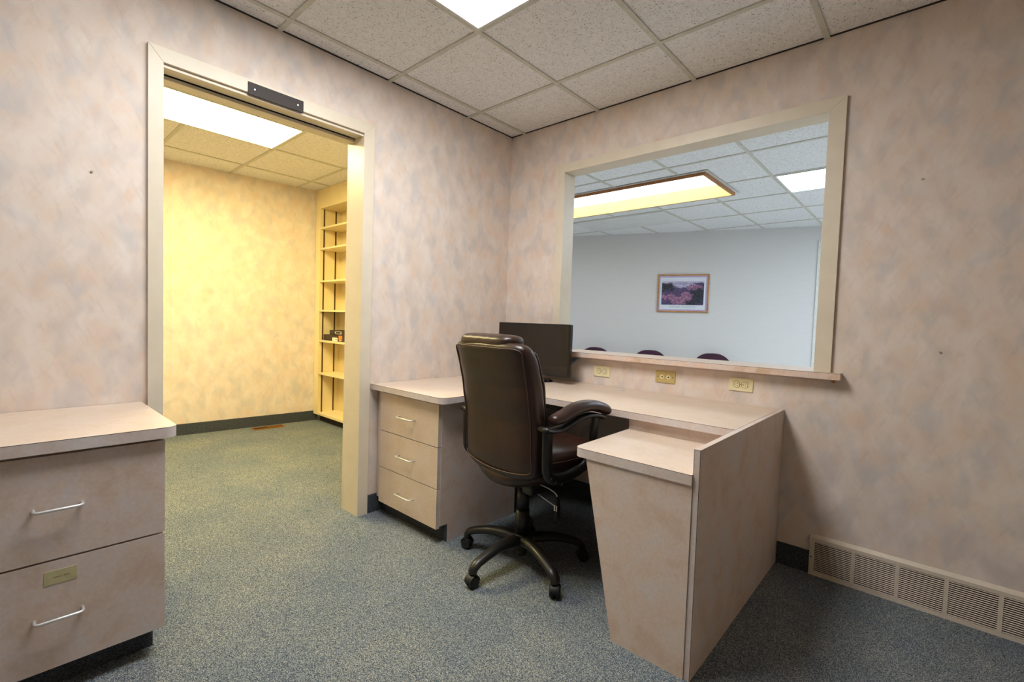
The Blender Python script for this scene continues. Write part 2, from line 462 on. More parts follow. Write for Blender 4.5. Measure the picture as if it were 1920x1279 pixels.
# supply room beyond the doorway
sA, sB = Vector((-2.83, -3.3, 0)), Vector((-2.56, -0.20, 0))   # its far wall, slightly out of square
def skewwall(name, A, B, z1, mat, th=0.1, z0=0.0, offset=0.0, kind='wall'):
    d = (B - A).normalized(); n = Vector((-d.y, d.x, 0))
    b = bm_new(); pts = [A + n * offset, B + n * offset, B + n * (offset + th), A + n * (offset + th)]
    prism(b, [(p.x, p.y) for p in pts], z0, z1)
    return struct(name, b, mat)
skewwall('wall_supply_room_far', sA, sB + (sB - sA).normalized() * 0.4, 2.7, 'wallpaper')
b = bm_new(); box(b, -3.0, -T, -3.4, -3.3, 0, 2.7); struct('wall_supply_room_left', b, 'wallpaper')
skewwall('baseboard_supply_room_far', sA, sB + (sB - sA).normalized() * -0.02, 0.102, 'base', 0.012, 0.0, -0.012)

# waiting room beyond the window
wA = Vector((-1.886, 3.499, 0)); wB = Vector((1.225, 4.575, 0)); wd = (wB - wA).normalized(); wn = Vector((-wd.y, wd.x, 0))
skewwall('wall_waiting_room_far', wA - wd * 1.3, wB + wd * 2.3, 2.7, 'cover')
b = bm_new(); box(b, -3.1, -3.0, TW, 4.5, 0, 2.7); struct('wall_waiting_room_left', b, 'cover')
b = bm_new(); box(b, 3.3, 3.4, TW, 5.4, 0, 2.7); struct('wall_waiting_room_right', b, 'cover')
# white door casing on the far wall, at the right of the window view
def wpt(s, off, z): return wA + wd * s + wn * off + Vector((0, 0, z))
def wbox_far(bm, s0, s1, o0, o1, z0, z1, mi=0):
    pts = [wpt(s0, o0, 0), wpt(s1, o0, 0), wpt(s1, o1, 0), wpt(s0, o1, 0)]
    prism(bm, [(p.x, p.y) for p in pts], z0, z1, mi)
b = bm_new()
wbox_far(b, 3.27, 3.33, -0.018, 0.0, 0, 2.31); wbox_far(b, 3.33, 4.2, -0.018, 0.0, 2.25, 2.31); wbox_far(b, 4.2, 4.26, -0.018, 0, 0, 2.31)
wbox_far(b, 3.33, 4.2, -0.004, 0.0, 0, 2.25, 1)
struct('trim_waiting_room_door', b, ['panfix', 'cover'])

# ------------------------------------------------------------------ doorway: jambs, header with sliding-door slot, casing
b = bm_new()
box(b, -T, 0.001, dy0 - 0.02, dy0, 0, dz + 0.02); box(b, -T, 0.001, dy1, dy1 + 0.02, 0, dz + 0.02)
struct('door_1_jamb', b, 'cream', bevel=0.0015)
b = bm_new()
box(b, -0.074, 0.001, dy0, dy1, dz - 0.010, dz + 0.02)
box(b, -T, -0.088, dy0, dy1, dz - 0.026, dz - 0.011); box(b, -T, -0.1, dy0, dy1, dz - 0.011, dz + 0.02); box(b, -0.1, -0.088, dy0 + 0.002, dy1 - 0.03, dz - 0.0109, dz + 0.02, mi=1)
box(b, -0.010, 0.006, dy0, dy1, dz - 0.016, dz - 0.006)
box(b, -0.088, -0.074, dy0, dy1, dz - 0.006, dz + 0.02, mi=1)  # dark fill stands in for the shade inside the slot
struct('door_1_header', b, ['cream', 'shadow'], bevel=0.001)

def casing(name, segs, mat='cream', horizontal_axis='y', flip=1, th=0.016):
    """mitred casing: segs = list of quads (2D outer/inner points) on the wall"""
    b = bm_new()
    for q in segs:
        prism(b, q, 0 if horizontal_axis == 'y' else -th, th if horizontal_axis == 'y' else 0, axis='x' if horizontal_axis == 'y' else 'y')
    return struct(name, b, mat, bevel=0.0012)
oy0, oy1, oz = -2.159, -1.141, 2.203
iy0, iy1, iz = dy0, dy1, dz
casing('door_1_casing_left', [[(oy0, 0), (iy0, 0), (iy0, iz), (oy0, oz)]])
casing('door_1_casing_right', [[(iy1, 0), (oy1, 0), (oy1, oz), (iy1, iz)]])
casing('door_1_casing_top', [[(iy0, iz), (iy1, iz), (oy1, oz), (oy0, oz)]])
# same casing on the supply room side
b = bm_new()
for q in ([(oy0, 0), (iy0, 0), (iy0, iz), (oy0, oz)], [(iy1, 0), (oy1, 0), (oy1, oz), (iy1, iz)], [(iy0, iz), (iy1, iz), (oy1, oz), (oy0, oz)]):
    prism(b, q, -T - 0.014, -T, axis='x')
struct('door_1_casing_rear', b, 'cream')

# ------------------------------------------------------------------ pass-through window: lining, casing
b = bm_new()
box(b, wx0 - 0.02, wx0, -0.001, TW + 0.001, wz0, wz1 + 0.02); box(b, wx1, wx1 + 0.02, -0.001, TW + 0.001, wz0, wz1 + 0.02)
box(b, wx0, wx1, -0.001, TW + 0.001, wz1, wz1 + 0.02)
struct('window_1_lining', b, 'cream', bevel=0.0015)
ox0, ox1, ozt = 0.448, 2.048, 2.2014
zl = 0.955
casing('window_1_casing_left', [[(ox0, zl), (wx0, zl), (wx0, wz1), (ox0, ozt)]], horizontal_axis='x')
casing('window_1_casing_right', [[(wx1, zl), (ox1, zl), (ox1, ozt), (wx1, wz1)]], horizontal_axis='x')
casing('window_1_casing_top', [[(wx0, wz1), (wx1, wz1), (ox1, ozt), (ox0, ozt)]], horizontal_axis='x')

def slab(name, poly, z0, z1, mats, parent=None):
    """laminate slab: top sheet with a thin dark seam under it, edge band round it"""
    b = bm_new()
    prism(b, poly, z0, z1 - 0.0022, 1, 1)
    prism(b, poly, z1 - 0.0022, z1 - 0.0008, 2, 2)
    prism(b, poly, z1 - 0.0008, z1, 0, 0)
    return obj(name, b, mats, parent)

def rpoly(pts, r, k=12):
    """rounded polygon; pts = (x, y) or (x, y, radius)"""
    out = []; n = len(pts)
    for i in range(n):
        p = Vector(pts[i][:2]); rr = pts[i][2] if len(pts[i]) > 2 else r
        if rr <= 0: out.append(tuple(p)); continue
        a = (Vector(pts[i - 1][:2]) - p).normalized(); c = (Vector(pts[(i + 1) % n][:2]) - p).normalized()
        ang = a.angle(c); d = rr / math.tan(ang / 2)
        s = p + a * d; e = p + c * d; cen = p + (a + c).normalized() * (rr / math.sin(ang / 2))
        v0 = s - cen; v1 = e - cen; tot = v0.angle_signed(v1)
        for j in range(k + 1):
            t = -tot * j / k
            out.append((cen.x + v0.x * math.cos(t) - v0.y * math.sin(t), cen.y + v0.x * math.sin(t) + v0.y * math.cos(t)))
    return out

# ledge of the window: laminate shelf through the opening
lg = thing('window_ledge', 'long pink laminate ledge along the bottom of the pass-through window', 'ledge', (1.25, 0, 0.925))
o = slab('ledge_top', [(0.41 - 1.25, -0.062), (2.09 - 1.25, -0.062), (2.09 - 1.25, -0.0), (wx1 - 1.25, 0.0), (wx1 - 1.25, 0.24), (wx0 - 1.25, 0.24), (wx0 - 1.25, 0.0), (0.41 - 1.25, 0.0)], 0.0, 0.030, ['top', 'stain', 'seam'], lg)
b = bm_new(); box(b, 0.5 - 1.25, 2.05 - 1.25, -0.024, -0.001, -0.012, -0.0005); obj('cleat', b, 'lam', lg)
b = bm_new(); box(b, 2.058 - 1.25, 2.066 - 1.25, -0.030, -0.012, -0.016, -0.0005); obj('screw_tip', b, 'oak', lg)

# carpet base of the office
b = bm_new()
box(b, 1.87, 3.45, -0.010, 0.0, 0, 0.105); struct('baseboard_right', b, 'base')
b = bm_new(); box(b, 0.0, 0.010, -1.1405, -0.02, 0, 0.105); box(b, 0.0, 0.010, YB, -2.16, 0, 0.105); struct('baseboard_left', b, 'base')
b = bm_new(); box(b, 0.012, 1.86, -0.010, 0.0, 0, 0.105); struct('baseboard_right_knee_space', b, 'base')

# ------------------------------------------------------------------ dark plate over the doorway
pl_ = thing('header_plate', 'dark bronze plate screwed over the top of the doorway casing', 'plate', (0.0165, -1.668, 2.162))
b = bm_new(); box(b, 0, 0.004, -0.126, 0.126, -0.028, 0.028, 0.001); obj('backing_plate', b, 'sign', pl_)
for s in (-1, 1):
    b = bm_new(); cyl(b, (0.004, s * 0.098, 0.0), (0.0055, s * 0.098, 0.0), 0.0032, seg=12); obj('screw', b, 'screwm', pl_)
for (p, axis, lab) in (((0, -2.326, 1.652), 'x', 'small screw in the wallpaper left of the doorway'), ((0, -0.891, 1.52), 'x', 'small screw in the wallpaper right of the doorway'),
                       ((2.321, 0, 1.784), 'y', 'upper small screw in the wallpaper right of the window'), ((2.412, 0, 1.074), 'y', 'lower small screw in the wallpaper right of the window')):
    b = bm_new(); d = Vector((1, 0, 0)) if axis == 'x' else Vector((0, -1, 0))
    cyl(b, (0, 0, 0), d * 0.004, 0.0022, 0.0022, 10); cyl(b, d * 0.004, d * 0.006, 0.0045, 0.003, 12)
    tag(obj('wall_screw', b, 'screwm', loc=p), lab, 'screw')

# ------------------------------------------------------------------ ceiling lights
def troffer(name, label, x0, x1, y0, y1, z, mat, group=None, rim='grid'):
    t = thing(name, label, 'light', ((x0 + x1) / 2, (y0 + y1) / 2, z), group=group)
    hx, hy = (x1 - x0) / 2, (y1 - y0) / 2; w = 0.014
    b = bm_new()
    box(b, -hx, hx, -hy, -hy + w, -0.010, -0.001); box(b, -hx, hx, hy - w, hy, -0.010, -0.001)
    box(b, -hx, -hx + w, -hy + w, hy - w, -0.010, -0.001); box(b, hx - w, hx, -hy + w, hy - w, -0.010, -0.001)
    obj('frame', b, 'panfix' if rim else 'grid', t)
    b = bm_new(); box(b, -hx + w, hx - w, -hy + w, hy - w, -0.005, -0.0015); obj('diffuser', b, mat, t)
    return t
troffer('ceiling_light', 'glowing white panel set in the office ceiling in front of the window', gx[1] + 0.012, gx[2] - 0.012, gy[3] + 0.012, gy[1] - 0.012, H, 'lamp')
troffer('ceiling_light', 'glowing panel in the yellow supply room ceiling seen through the doorway', -1.60, -1.03, -2.27, -1.07, HS, 'lamp_supply')
troffer('ceiling_light', 'bright panel in the blue-lit waiting room ceiling at the right edge of the window', 1.268, 2.53, 2.032, 2.66, H, 'lamp_wait')
troffer('ceiling_light', 'added unseen fill panel in the waiting room ceiling, far left behind the window wall', -2.58, -1.97, 0.65, 1.29, H, 'lamp_wait')  # out-of-view lamp added to brighten the waiting room
troffer('ceiling_light', 'added unseen fill panel in the waiting room ceiling by the right side wall', 2.60, 3.2, 2.70, 4.0, H, 'lamp_wait')  # second added fill lamp, hidden from the camera

# wood box light of the waiting room: deep open oak box round a glowing lens
t = thing('box_light', 'long wood-framed light box set into the waiting room ceiling', 'light', ((BX0 + BX1) / 2, (BY0 + BY1) / 2, H))
hx, hy = (BX1 - BX0) / 2, (BY1 - BY0) / 2
b = bm_new(); zf0, zf1, e = -0.034, -0.008, 0.016
box(b, -hx - e, hx + e, -hy - e, -hy, zf0, zf1); box(b, -hx - e, hx + e, hy, hy + e, zf0, zf1); box(b, -hx - e, -hx, -hy, hy, zf0, zf1); box(b, hx, hx + e, -hy, hy, zf0, zf1)
obj('wood_frame', b, 'oak', t)
b = bm_new(); e2 = 0.045
box(b, -hx - e2, hx + e2, -hy - e2, -hy, -0.0078, -0.0065); box(b, -hx - e2, hx + e2, hy, hy + e2, -0.0078, -0.0065); box(b, -hx - e2, -hx, -hy, hy, -0.0078, -0.0065); box(b, hx, hx + e2, -hy, hy, -0.0078, -0.0065)
obj('metal_pan', b, 'panfix', t)
b = bm_new()
box(b, -hx + 0.001, hx - 0.001, hy - 0.013, hy - 0.001, zf0, 0.105); box(b, -hx + 0.001, hx - 0.001, -hy + 0.001, -hy + 0.013, zf0 + 0.006, 0.105)
box(b, -hx + 0.001, -hx + 0.013, -hy + 0.013, hy - 0.013, zf0 + 0.006, 0.105); box(b, hx - 0.013, hx - 0.001, -hy + 0.013, hy - 0.013, zf0 + 0.006, 0.105)
obj('inner_board', b, 'oakboard', t)
b = bm_new(); box(b, -hx + 0.013, hx - 0.013, -hy + 0.013, hy - 0.013, 0.094, 0.104); obj('diffuser', b, 'lamp_box', t)
# blank panel in the waiting room ceiling
b = bm_new(); box(b, -1.31, -0.05, 2.70, 3.345, 0, 0.012); o = obj('blank_ceiling_panel', b, 'blank', loc=(0, 0, H - 0.012)); tag(o, 'smooth blank panel in the waiting room ceiling beyond the wood light box', 'panel')

# ------------------------------------------------------------------ right hand desk
ZT = 0.7555
dk = thing('corner_desk', 'pink laminate corner desk with an L-shaped top under the window', 'desk', (0, 0, 0))
poly = rpoly([(0.002, -1.130, 0), (0.645, -1.130, 0.045), (0.645, -0.687, 0.03), (1.848, -0.687, 0), (1.848, -0.002, 0), (0.002, -0.002, 0)], 0)
slab('desk_top', poly, ZT - 0.031, ZT, ['top', 'edge', 'seam'], dk)
b = bm_new(); 
box(b, 1.8482, 1.868, -1.094, -0.002, 0.0, ZT - 0.001); b.faces.ensure_lookup_table()
for f in b.faces:
    if f.calc_center_median().y < -1.0939: f.material_index = 1
# dark seams on the outer faces' borders
box(b, 1.8672, 1.8684, -1.0946, -1.0930, 0.0, ZT - 0.001, mi=2)
box(b, 1.8478, 1.8486, -1.0946, -1.0936, 0.0, ZT - 0.001, mi=2)
box(b, 1.8478, 1.8684, -1.0946, -1.0936, ZT - 0.0018, ZT - 0.001, mi=2)
obj('end_panel', b, ['lam', 'edge', 'seam'], dk)
b = bm_new(); box(b, 1.389, 1.848, -0.657, -0.637, 0.55, ZT - 0.0311); obj('apron', b, 'lam', dk)
b = bm_new(); box(b, 1.52, 1.848, -0.020, -0.011, 0.3, 0.6); obj('wall_cleat', b, 'lam', dk)
# lower return
rpl = rpoly([(1.400, -1.104, 0.03), (1.848, -1.104, 0), (1.848, -0.657, 0), (1.389, -0.657, 0)], 0)
slab('lower_shelf', rpl, 0.638, 0.6725, ['top', 'edge', 'seam'], dk)
b = bm_new(); prism(b, [(1.585, 0.0), (1.848, 0.0), (1.848, 0.6379), (1.450, 0.6379)], -1.098, -1.078, 0, 0, axis='y'); obj('support_panel', b, 'lam', dk)
b = bm_new(); box(b, 0.66, 1.02, -0.66, -0.635, ZT - 0.058, ZT - 0.0315, 0.003); 
obj('front_rail', b, 'plastic', dk)
# grommet
g_ = thing('cable_grommet', 'round metal cable cap set in the desk top below the outlets', 'grommet', (1.027, -0.105, ZT))
b = bm_new(); cyl(b, (0, 0, 0), (0, 0, 0.003), 0.034, 0.032, 32); obj('ring', b, 'chrome', g_)
b = bm_new(); cyl(b, (0, 0, 0.003), (0, 0, 0.0045), 0.024, 0.023, 28); obj('cap', b, 'vent', g_)

def handle(parent, kind, L, out, r=0.0042, at=(0, 0, 0)):
    """bent wire pull; kind y: bar runs along x and stands out to -y; kind x: runs along y, stands out to +x"""
    h = L / 2; k = 0.010
    raw = [(-h, 0.0), (-h, out - k), (-h + 0.3 * k, out - 0.3 * k), (-h + k, out), (h - k, out), (h - 0.3 * k, out - 0.3 * k), (h, out - k), (h, 0.0)]
    pts = [((u, -v, 0) if kind == 'y' else (v, u, 0)) for u, v in raw]
    b = bm_new(); tube(b, pts, r, 10); o = obj('handle', b, 'chrome', parent, loc=at); return o

# drawer cabinet under the left arm of the corner desk
cb = thing('drawer_cabinet', 'three-drawer laminate cabinet under the corner desk, right of the doorway', 'cabinet', (0, 0, 0))
b = bm_new()
prism(b, [(-0.511, 0.0), (-1.028, 0.0), (-1.028, 0.092), (-1.0795, 0.092), (-1.0795, ZT - 0.0312), (-0.511, ZT - 0.0312)], 0.566, 0.5895, axis='x')
box(b, 0.012, 0.566, -1.075, -1.055, 0.092, ZT - 0.0312)
box(b, 0.012, 0.062, -1.0795, -1.075, 0.092, ZT - 0.0312)
box(b, 0.012, 0.030, -1.055, -0.511, 0.092, ZT - 0.0312)
obj('body', b, 'lam', cb)
b = bm_new(); box(b, 0.012, 0.5655, -1.036, -1.026, 0, 0.0915); box(b, 0.5656, 0.5885, -1.036, -1.0285, 0, 0.0915); obj('toe_kick', b, 'base', cb)
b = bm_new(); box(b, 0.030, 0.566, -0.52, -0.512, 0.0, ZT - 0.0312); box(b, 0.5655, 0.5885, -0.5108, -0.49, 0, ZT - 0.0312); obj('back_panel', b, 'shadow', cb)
for zc0, zc1 in ((0.4985, 0.713), (0.2875, 0.4945), (0.082, 0.2835)):
    d = bpy.data.objects.new('drawer', None)
    b = bm_new(); box(b, 0.065, 0.5875, -1.100, -1.0797, zc0, zc1, mi=0)
    for f in b.faces:
        if f.calc_center_median().x > 0.587 or f.calc_center_median().z > zc1 - 0.0005: f.material_index = 1
    box(b, 0.5867, 0.5877, -1.1003, -1.0993, zc0, zc1, mi=2)
    dr = obj('drawer', b, ['top', 'edge', 'seam'], cb)
    handle(dr, 'y', 0.135, 0.030, 0.0036, (0.325, -1.100, (zc0 + zc1) / 2 - 0.002))

# ------------------------------------------------------------------ foreground desk at the left
LZ = 0.762
LX = 0.572
ld = thing('file_cabinet_desk', 'laminate counter with deep file drawers left of the doorway, nearest the viewer', 'desk', (0, 0, 0))
poly = rpoly([(0.002, -3.4, 0), (LX, -3.4, 0), (LX, -2.178, 0.03), (0.002, -2.178, 0)], 0)
slab('counter_top', poly, LZ - 0.035, LZ, ['top', 'edge', 'seam'], ld)
xf = 0.553
b = bm_new()
box(b, 0.012, xf - 0.021, -3.38, -2.214, 0.095, LZ - 0.0352)
obj('body', b, 'lam', ld)
b = bm_new(); box(b, 0.014, xf - 0.075, -3.36, -2.228, 0, 0.0948); obj('toe_kick', b, 'base', ld)
for k, (y0, y1) in enumerate(((-2.700, -2.210), (-3.195, -2.705))):
    for (zc0, zc1, hz) in ((0.4145, 0.716, 0.566), (0.093, 0.4085, 0.248)):
        b = bm_new(); box(b, xf - 0.0205, xf, y0, y1, zc0, zc1)
        dr = obj('drawer', b, 'lam', ld)
        handle(dr, 'x', 0.102, 0.030, 0.0042, (xf, (y0 + y1) / 2 if k else -2.462, hz))
        if k == 0 and zc0 < 0.2:
            b = bm_new(); box(b, 0.0, 0.0012, -0.035, 0.035, -0.020, 0.020, 0.0004)
            lb = obj('card_label', b, 'draw_label', dr, loc=(xf, -2.458, 0.361)); lb['label'] = 'small yellowed card label'
            b = bm_new(); box(b, 0.0012, 0.00125, -0.016, 0.002, -0.002, 0.001); box(b, 0.0012, 0.00125, 0.006, 0.019, -0.002, 0.001)
            obj('faded_writing', b, 'tan', dr, loc=(xf, -2.458, 0.361))

# ------------------------------------------------------------------ outlets
def plate(name, label, x, z, mat, kind):
    t = thing(name, label, 'outlet', (x, -0.0005, z))
    b = bm_new(); box(b, -0.058, 0.058, -0.005, 0, -0.034, 0.034, 0.0015); obj('cover_plate', b, mat, t)
    for s in (-1, 1):
        if kind == 'duplex':
            b = bm_new()
            pts = [(0.0155 * math.cos(a) * 1.0, max(-0.0135, min(0.0135, 0.0175 * math.sin(a)))) for a in [2 * math.pi * i / 28 for i in range(28)]]
            prism(b, [(p[1] + s * 0.0195, p[0]) for p in pts], -0.0068, -0.005, axis='y'); rc = obj('receptacle', b, 'plate', t)
            b = bm_new(); prism(b, [(p[1] * 1.13 + s * 0.0195, p[0] * 1.10) for p in pts], -0.0054, -0.0049, axis='y'); obj('surround', b, 'slot', rc)
            b = bm_new()
            box(b, s * 0.0195 + 0.000, s * 0.0195 + 0.0075, -0.0074, -0.0066, 0.0048, 0.0068)
            box(b, s * 0.0195 + 0.001, s * 0.0195 + 0.0070, -0.0074, -0.0066, -0.0068, -0.0048)
            cyl(b, (s * 0.0195 - 0.0075, -0.0066, 0), (s * 0.0195 - 0.0075, -0.0074, 0), 0.0024, seg=12)
            obj('slots', b, 'slot', rc)
        else:
            b = bm_new(); cyl(b, (s * 0.019, -0.005, 0), (s * 0.019, -0.0058, 0), 0.0125, 0.0120, 24); rc = obj('jack', b, 'plate', t); rc['label'] = 'pale round jack'
            b = bm_new(); prism(b, [(s * 0.019 - 0.006, 0.0), (s * 0.019 + 0.005, -0.0058), (s * 0.019 + 0.005, 0.0058)], -0.0066, -0.0057, axis='y'); obj('port', b, 'slot', rc)
            b = bm_new(); cyl(b, (s * 0.044, -0.005, 0), (s * 0.044, -0.006, 0), 0.0028, seg=10); obj('screw', b, 'slot', t)
    if kind == 'duplex':
        b = bm_new(); cyl(b, (0, -0.005, 0), (0, -0.0062, 0), 0.0022, seg=10); obj('screw', b, 'slot', t)
    return t
plate('wall_outlet', 'almond duplex power outlet beside the monitor, leftmost under the window ledge', 0.842, 0.844, 'plate', 'duplex')
plate('phone_jack_plate', 'tan metal plate with two round jacks under the middle of the window ledge', 1.260, 0.851, 'brassplate', 'jack')
plate('wall_outlet', 'almond duplex power outlet right of the tan jack plate', 1.665, 0.854, 'plate', 'duplex')
b = bm_new(); prism(b, [(0.48, 0.915), (0.49, 0.84), (0.58, 0.842), (0.68, 0.913)], -0.030, -0.002, axis='y')  # blue-grey wedge against the wall under the ledge
tag(obj('ledge_wedge', b, 'bluegrey', bevel=0.002), 'blue-grey wedge under the window ledge beside the monitor', 'bracket')

# ------------------------------------------------------------------ baseboard return grille
vt = thing('wall_vent', 'long beige louvred vent grille at the foot of the wall right of the desk', 'vent', (2.009, -0.0105, 0))
bays = [(0.019 + 0.1535 * k, 0.019 + 0.1535 * k + 0.1405) for k in range(7)]
W = bays[-1][1] + 0.019
b = bm_new()
box(b, 0, W, -0.008, 0, 0.0, 0.018); box(b, 0, W, -0.008, 0, 0.160, 0.176)
prism(b, [(-0.008, 0.176), (0.0, 0.176), (0.0095, 0.189), (0.0065, 0.189)], 0, W, axis='x')
xs = [0] + [v for p in bays for v in p] + [W]
for i in range(0, len(xs), 2): box(b, xs[i], xs[i + 1], -0.008, 0, 0.018, 0.160)
obj('frame', b, 'vent', vt)
b = bm_new(); box(b, 0.005, W - 0.005, 0.001, 0.006, 0.006, 0.170); obj('backing', b, 'slot', vt)
for (a0, a1) in bays:
    b = bm_new()
    n = 17
    for i in range(n):
        z = 0.018 + (i + 0.55) * (0.142 / n)
        prism(b, [(-0.0075, z - 0.0016), (-0.0068, z - 0.0020), (-0.0040, z + 0.0004), (-0.0048, z + 0.0012)], a0, a1, axis='x')
    obj('louver_bay', b, 'vent', vt)
b = bm_new(); cyl(b, (0.008, -0.008, 0.085), (0.008, -0.0095, 0.085), 0.003, seg=10); obj('screw', b, 'slot', vt)

# ------------------------------------------------------------------ monitor
mn = thing('monitor', 'black flat-screen monitor standing on the desk behind the office chair', 'monitor', (0.425, -0.200, ZT))
b = bm_new(); box(b, -0.304, 0.304, 0.0, 0.028, 0.044, 0.376, 0.003); obj('bezel', b, 'bezel', mn)
b = bm_new(); box(b, -0.292, 0.292, -0.0012, 0.0, 0.060, 0.365); obj('screen', b, 'screen', mn)
b = bm_new(); box(b, -0.16, 0.16, 0.028, 0.055, 0.11, 0.32, 0.010); obj('rear_shell', b, 'plastic', mn)
b = bm_new(); box(b, -0.035, 0.035, 0.03, 0.055, 0.012, 0.16, 0.004)
bb = bmesh.new(); bmesh.ops.create_cone(bb, cap_ends=True, segments=40, radius1=0.12, radius2=0.11, depth=0.012)
for v in bb.verts: v.co = Vector((v.co.x * 1.2, v.co.y * 0.75 + 0.035, v.co.z + 0.006))
merge(b, bb, 0); obj('stand', b, 'bezel', mn)

# ------------------------------------------------------------------ office chair
ch = thing('office_chair', 'brown leather high-back office chair on a black five-star base', 'chair', (1.0, -0.92, 0), -math.radians(6))
def lerp_tab(tab, z):
    for (z0, *a), (z1, *c) in zip(tab, tab[1:]):
        if z <= z1:
            t_ = max(0, (z - z0) / (z1 - z0)); t_ = t_ * t_ * (3 - 2 * t_) * 0.5 + t_ * 0.5
            return [p + (q - p) * t_ for p, q in zip(a, c)]
    return list(tab[-1][1:])
# back: z, half width, rear y, front y
back_tab = [(0.470, 0.190, -0.160, -0.105), (0.500, 0.228, -0.178, -0.090), (0.56, 0.238, -0.186, -0.085), (0.70, 0.243, -0.190, -0.085), (0.85, 0.243, -0.215, -0.110),
            (0.97, 0.240, -0.245, -0.140), (1.02, 0.236, -0.262, -0.165), (1.045, 0.225, -0.262, -0.185), (1.056, 0.200, -0.250, -0.205)]
def ring_super(w, y0, y1, z, bulge_rear=0.012, n=36, sag=0.0, p=5.5):
    cy = (y0 + y1) / 2; d = (y1 - y0) / 2; out = []
    for i in range(n):
        a = 2 * math.pi * i / n; ca, sa = math.cos(a), math.sin(a)
        x = w * math.copysign(abs(ca) ** (2 / p), ca); y = cy + d * math.copysign(abs(sa) ** (2 / (p * 0.55)), sa)
        u = 1 - (x / w) ** 2
        if sa < 0: y -= bulge_rear * u
        else: y += 0.006 * u
        out.append(Vector((x, y, z - sag * u)))
    return out
def loft(bm, rings, mi=0, capped=True):
    R_ = [[bm.verts.new(p) for p in r] for r in rings]; n = len(R_[0])
    for a_, c_ in zip(R_, R_[1:]):
        for k in range(n):
            f = bm.faces.new((a_[k], a_[(k + 1) % n], c_[(k + 1) % n], c_[k])); f.smooth = True; f.material_index = mi
    if capped:
        for r, flip in ((R_[0], True), (R_[-1], False)):
            f = bm.faces.new(list(reversed(r)) if flip else r); f.smooth = True; f.material_index = mi
b = bm_new(); rings = []
nz = 26
for i in range(nz + 1):
    z = 0.470 + (1.056 - 0.470) * i / nz
    w, y0, y1 = lerp_tab(back_tab, z)
    sag = 0.020 * max(0, 1 - (z - 0.47) / 0.12)
    rings.append(ring_super(w, y0, y1, z, 0.010, sag=sag))
loft(b, rings)
bk = obj('backrest', b, 'leather', ch, subsurf=1)
# rear upholstery panel, its edge piped
def rear_pt(x, z, off=0.0):
    w, y0, y1 = lerp_tab(back_tab, z); u = max(0, 1 - (x / w) ** 2)
    cy = (y0 + y1) / 2; d = (y1 - y0) / 2
    ca = min(1, abs(x) / w); t_ = ca ** (5.5 / 2); sa = math.sqrt(max(0, 1 - t_ * t_)); yy = cy - d * sa ** (2 / (5.5 * 0.55))
    return Vector((x, yy - 0.010 * u - off, z - 0.020 * max(0, 1 - (z - 0.47) / 0.12) * u))
pw = 0.215
loop = []
for i in range(9): loop.append((-pw + 0.0 + 2 * pw * 0 - 0, 0.55 + i * 0.05))
left = [(-pw * 1.02, 0.53 + i * 0.054) for i in range(10)]
top = [(-pw + 0.03 + i * (2 * pw - 0.06) / 8, 1.028) for i in range(9)]
right = [(pw * 1.02, 0.53 + (9 - i) * 0.054) for i in range(10)]
bot = [(pw - 0.02 - i * (2 * pw - 0.04) / 8, 0.515 - 0.010 * (1 - ((pw - 0.02 - i * (2 * pw - 0.04) / 8) / pw) ** 2)) for i in range(9)]
path = [rear_pt(x, z, 0.002) for x, z in left + top + right + bot]; path.append(path[0])
b = bm_new(); tube(b, smooth_path(path, 3), 0.0033, 8, up_=Vector((0, -1, 0.01))); obj('piping', b, 'piping', bk)
# head pillow rolled over the top
b = bm_new(); rings = []
for i in range(17):
    s = -1 + 2 * i / 16; e = (1 - abs(s) ** 9) ** 0.5 if abs(s) < 1 else 0.0
    e = max(e, 0.30)
    x = s * 0.180 - 0.026; ring = []
    for k in range(20):
        a = 2 * math.pi * k / 20
        ca_, sa_ = math.cos(a), math.sin(a); ca_ = math.copysign(abs(ca_) ** 0.72, ca_); sa_ = math.copysign(abs(sa_) ** 0.72, sa_)
        yy = -0.203 + 0.064 * e * ca_; zz = 1.050 + (0.034 * e) * sa_ + (0.0016 * math.sin(31 * s) if sa_ > 0 else 0)
        ring.append(Vector((x + (0.004 * math.sin(a)), yy, zz)))
    rings.append(ring)
loft(b, rings); hp = obj('head_pillow', b, 'leather', ch, subsurf=1)
# front cushions of the back (seen from the side)
b = bm_new(); rings = []
for i in range(25):
    z = 0.58 + i * 0.0185; w, y0, y1 = lerp_tab(back_tab, z)
    puff = 0.030 + 0.012 * abs(math.sin((z - 0.58) * 16))
    rings.append(ring_super(w * 0.90, y1 - 0.03, y1 + puff, z, 0.0, p=3.2))
loft(b, rings); obj('back_cushion', b, 'leather', ch, subsurf=1)
# seat: cushion and curved lower shell
def seat_ring(z, hw, yr, yf, n=40, p=4.5, dz=0.0):
    cy = (yr + yf) / 2; d = (yf - yr) / 2; out = []
    for i in range(n):
        a = 2 * math.pi * i / n; ca, sa = math.cos(a), math.sin(a)
        x = hw * math.copysign(abs(ca) ** (2 / p), ca); y = cy + d * math.copysign(abs(sa) ** (2 / p), sa)
        out.append(Vector((x, y, z + dz * (1 - (x / hw) ** 2))))
    return out
b = bm_new()
loft(b, [seat_ring(0.485, 0.228, -0.10, 0.270), seat_ring(0.500, 0.246, -0.12, 0.300), seat_ring(0.535, 0.252, -0.12, 0.312), seat_ring(0.570, 0.248, -0.115, 0.300),
         seat_ring(0.588, 0.230, -0.10, 0.275, dz=0.006), seat_ring(0.596, 0.17, -0.05, 0.21, dz=0.008)])
st = obj('seat', b, 'leather', ch, subsurf=1)
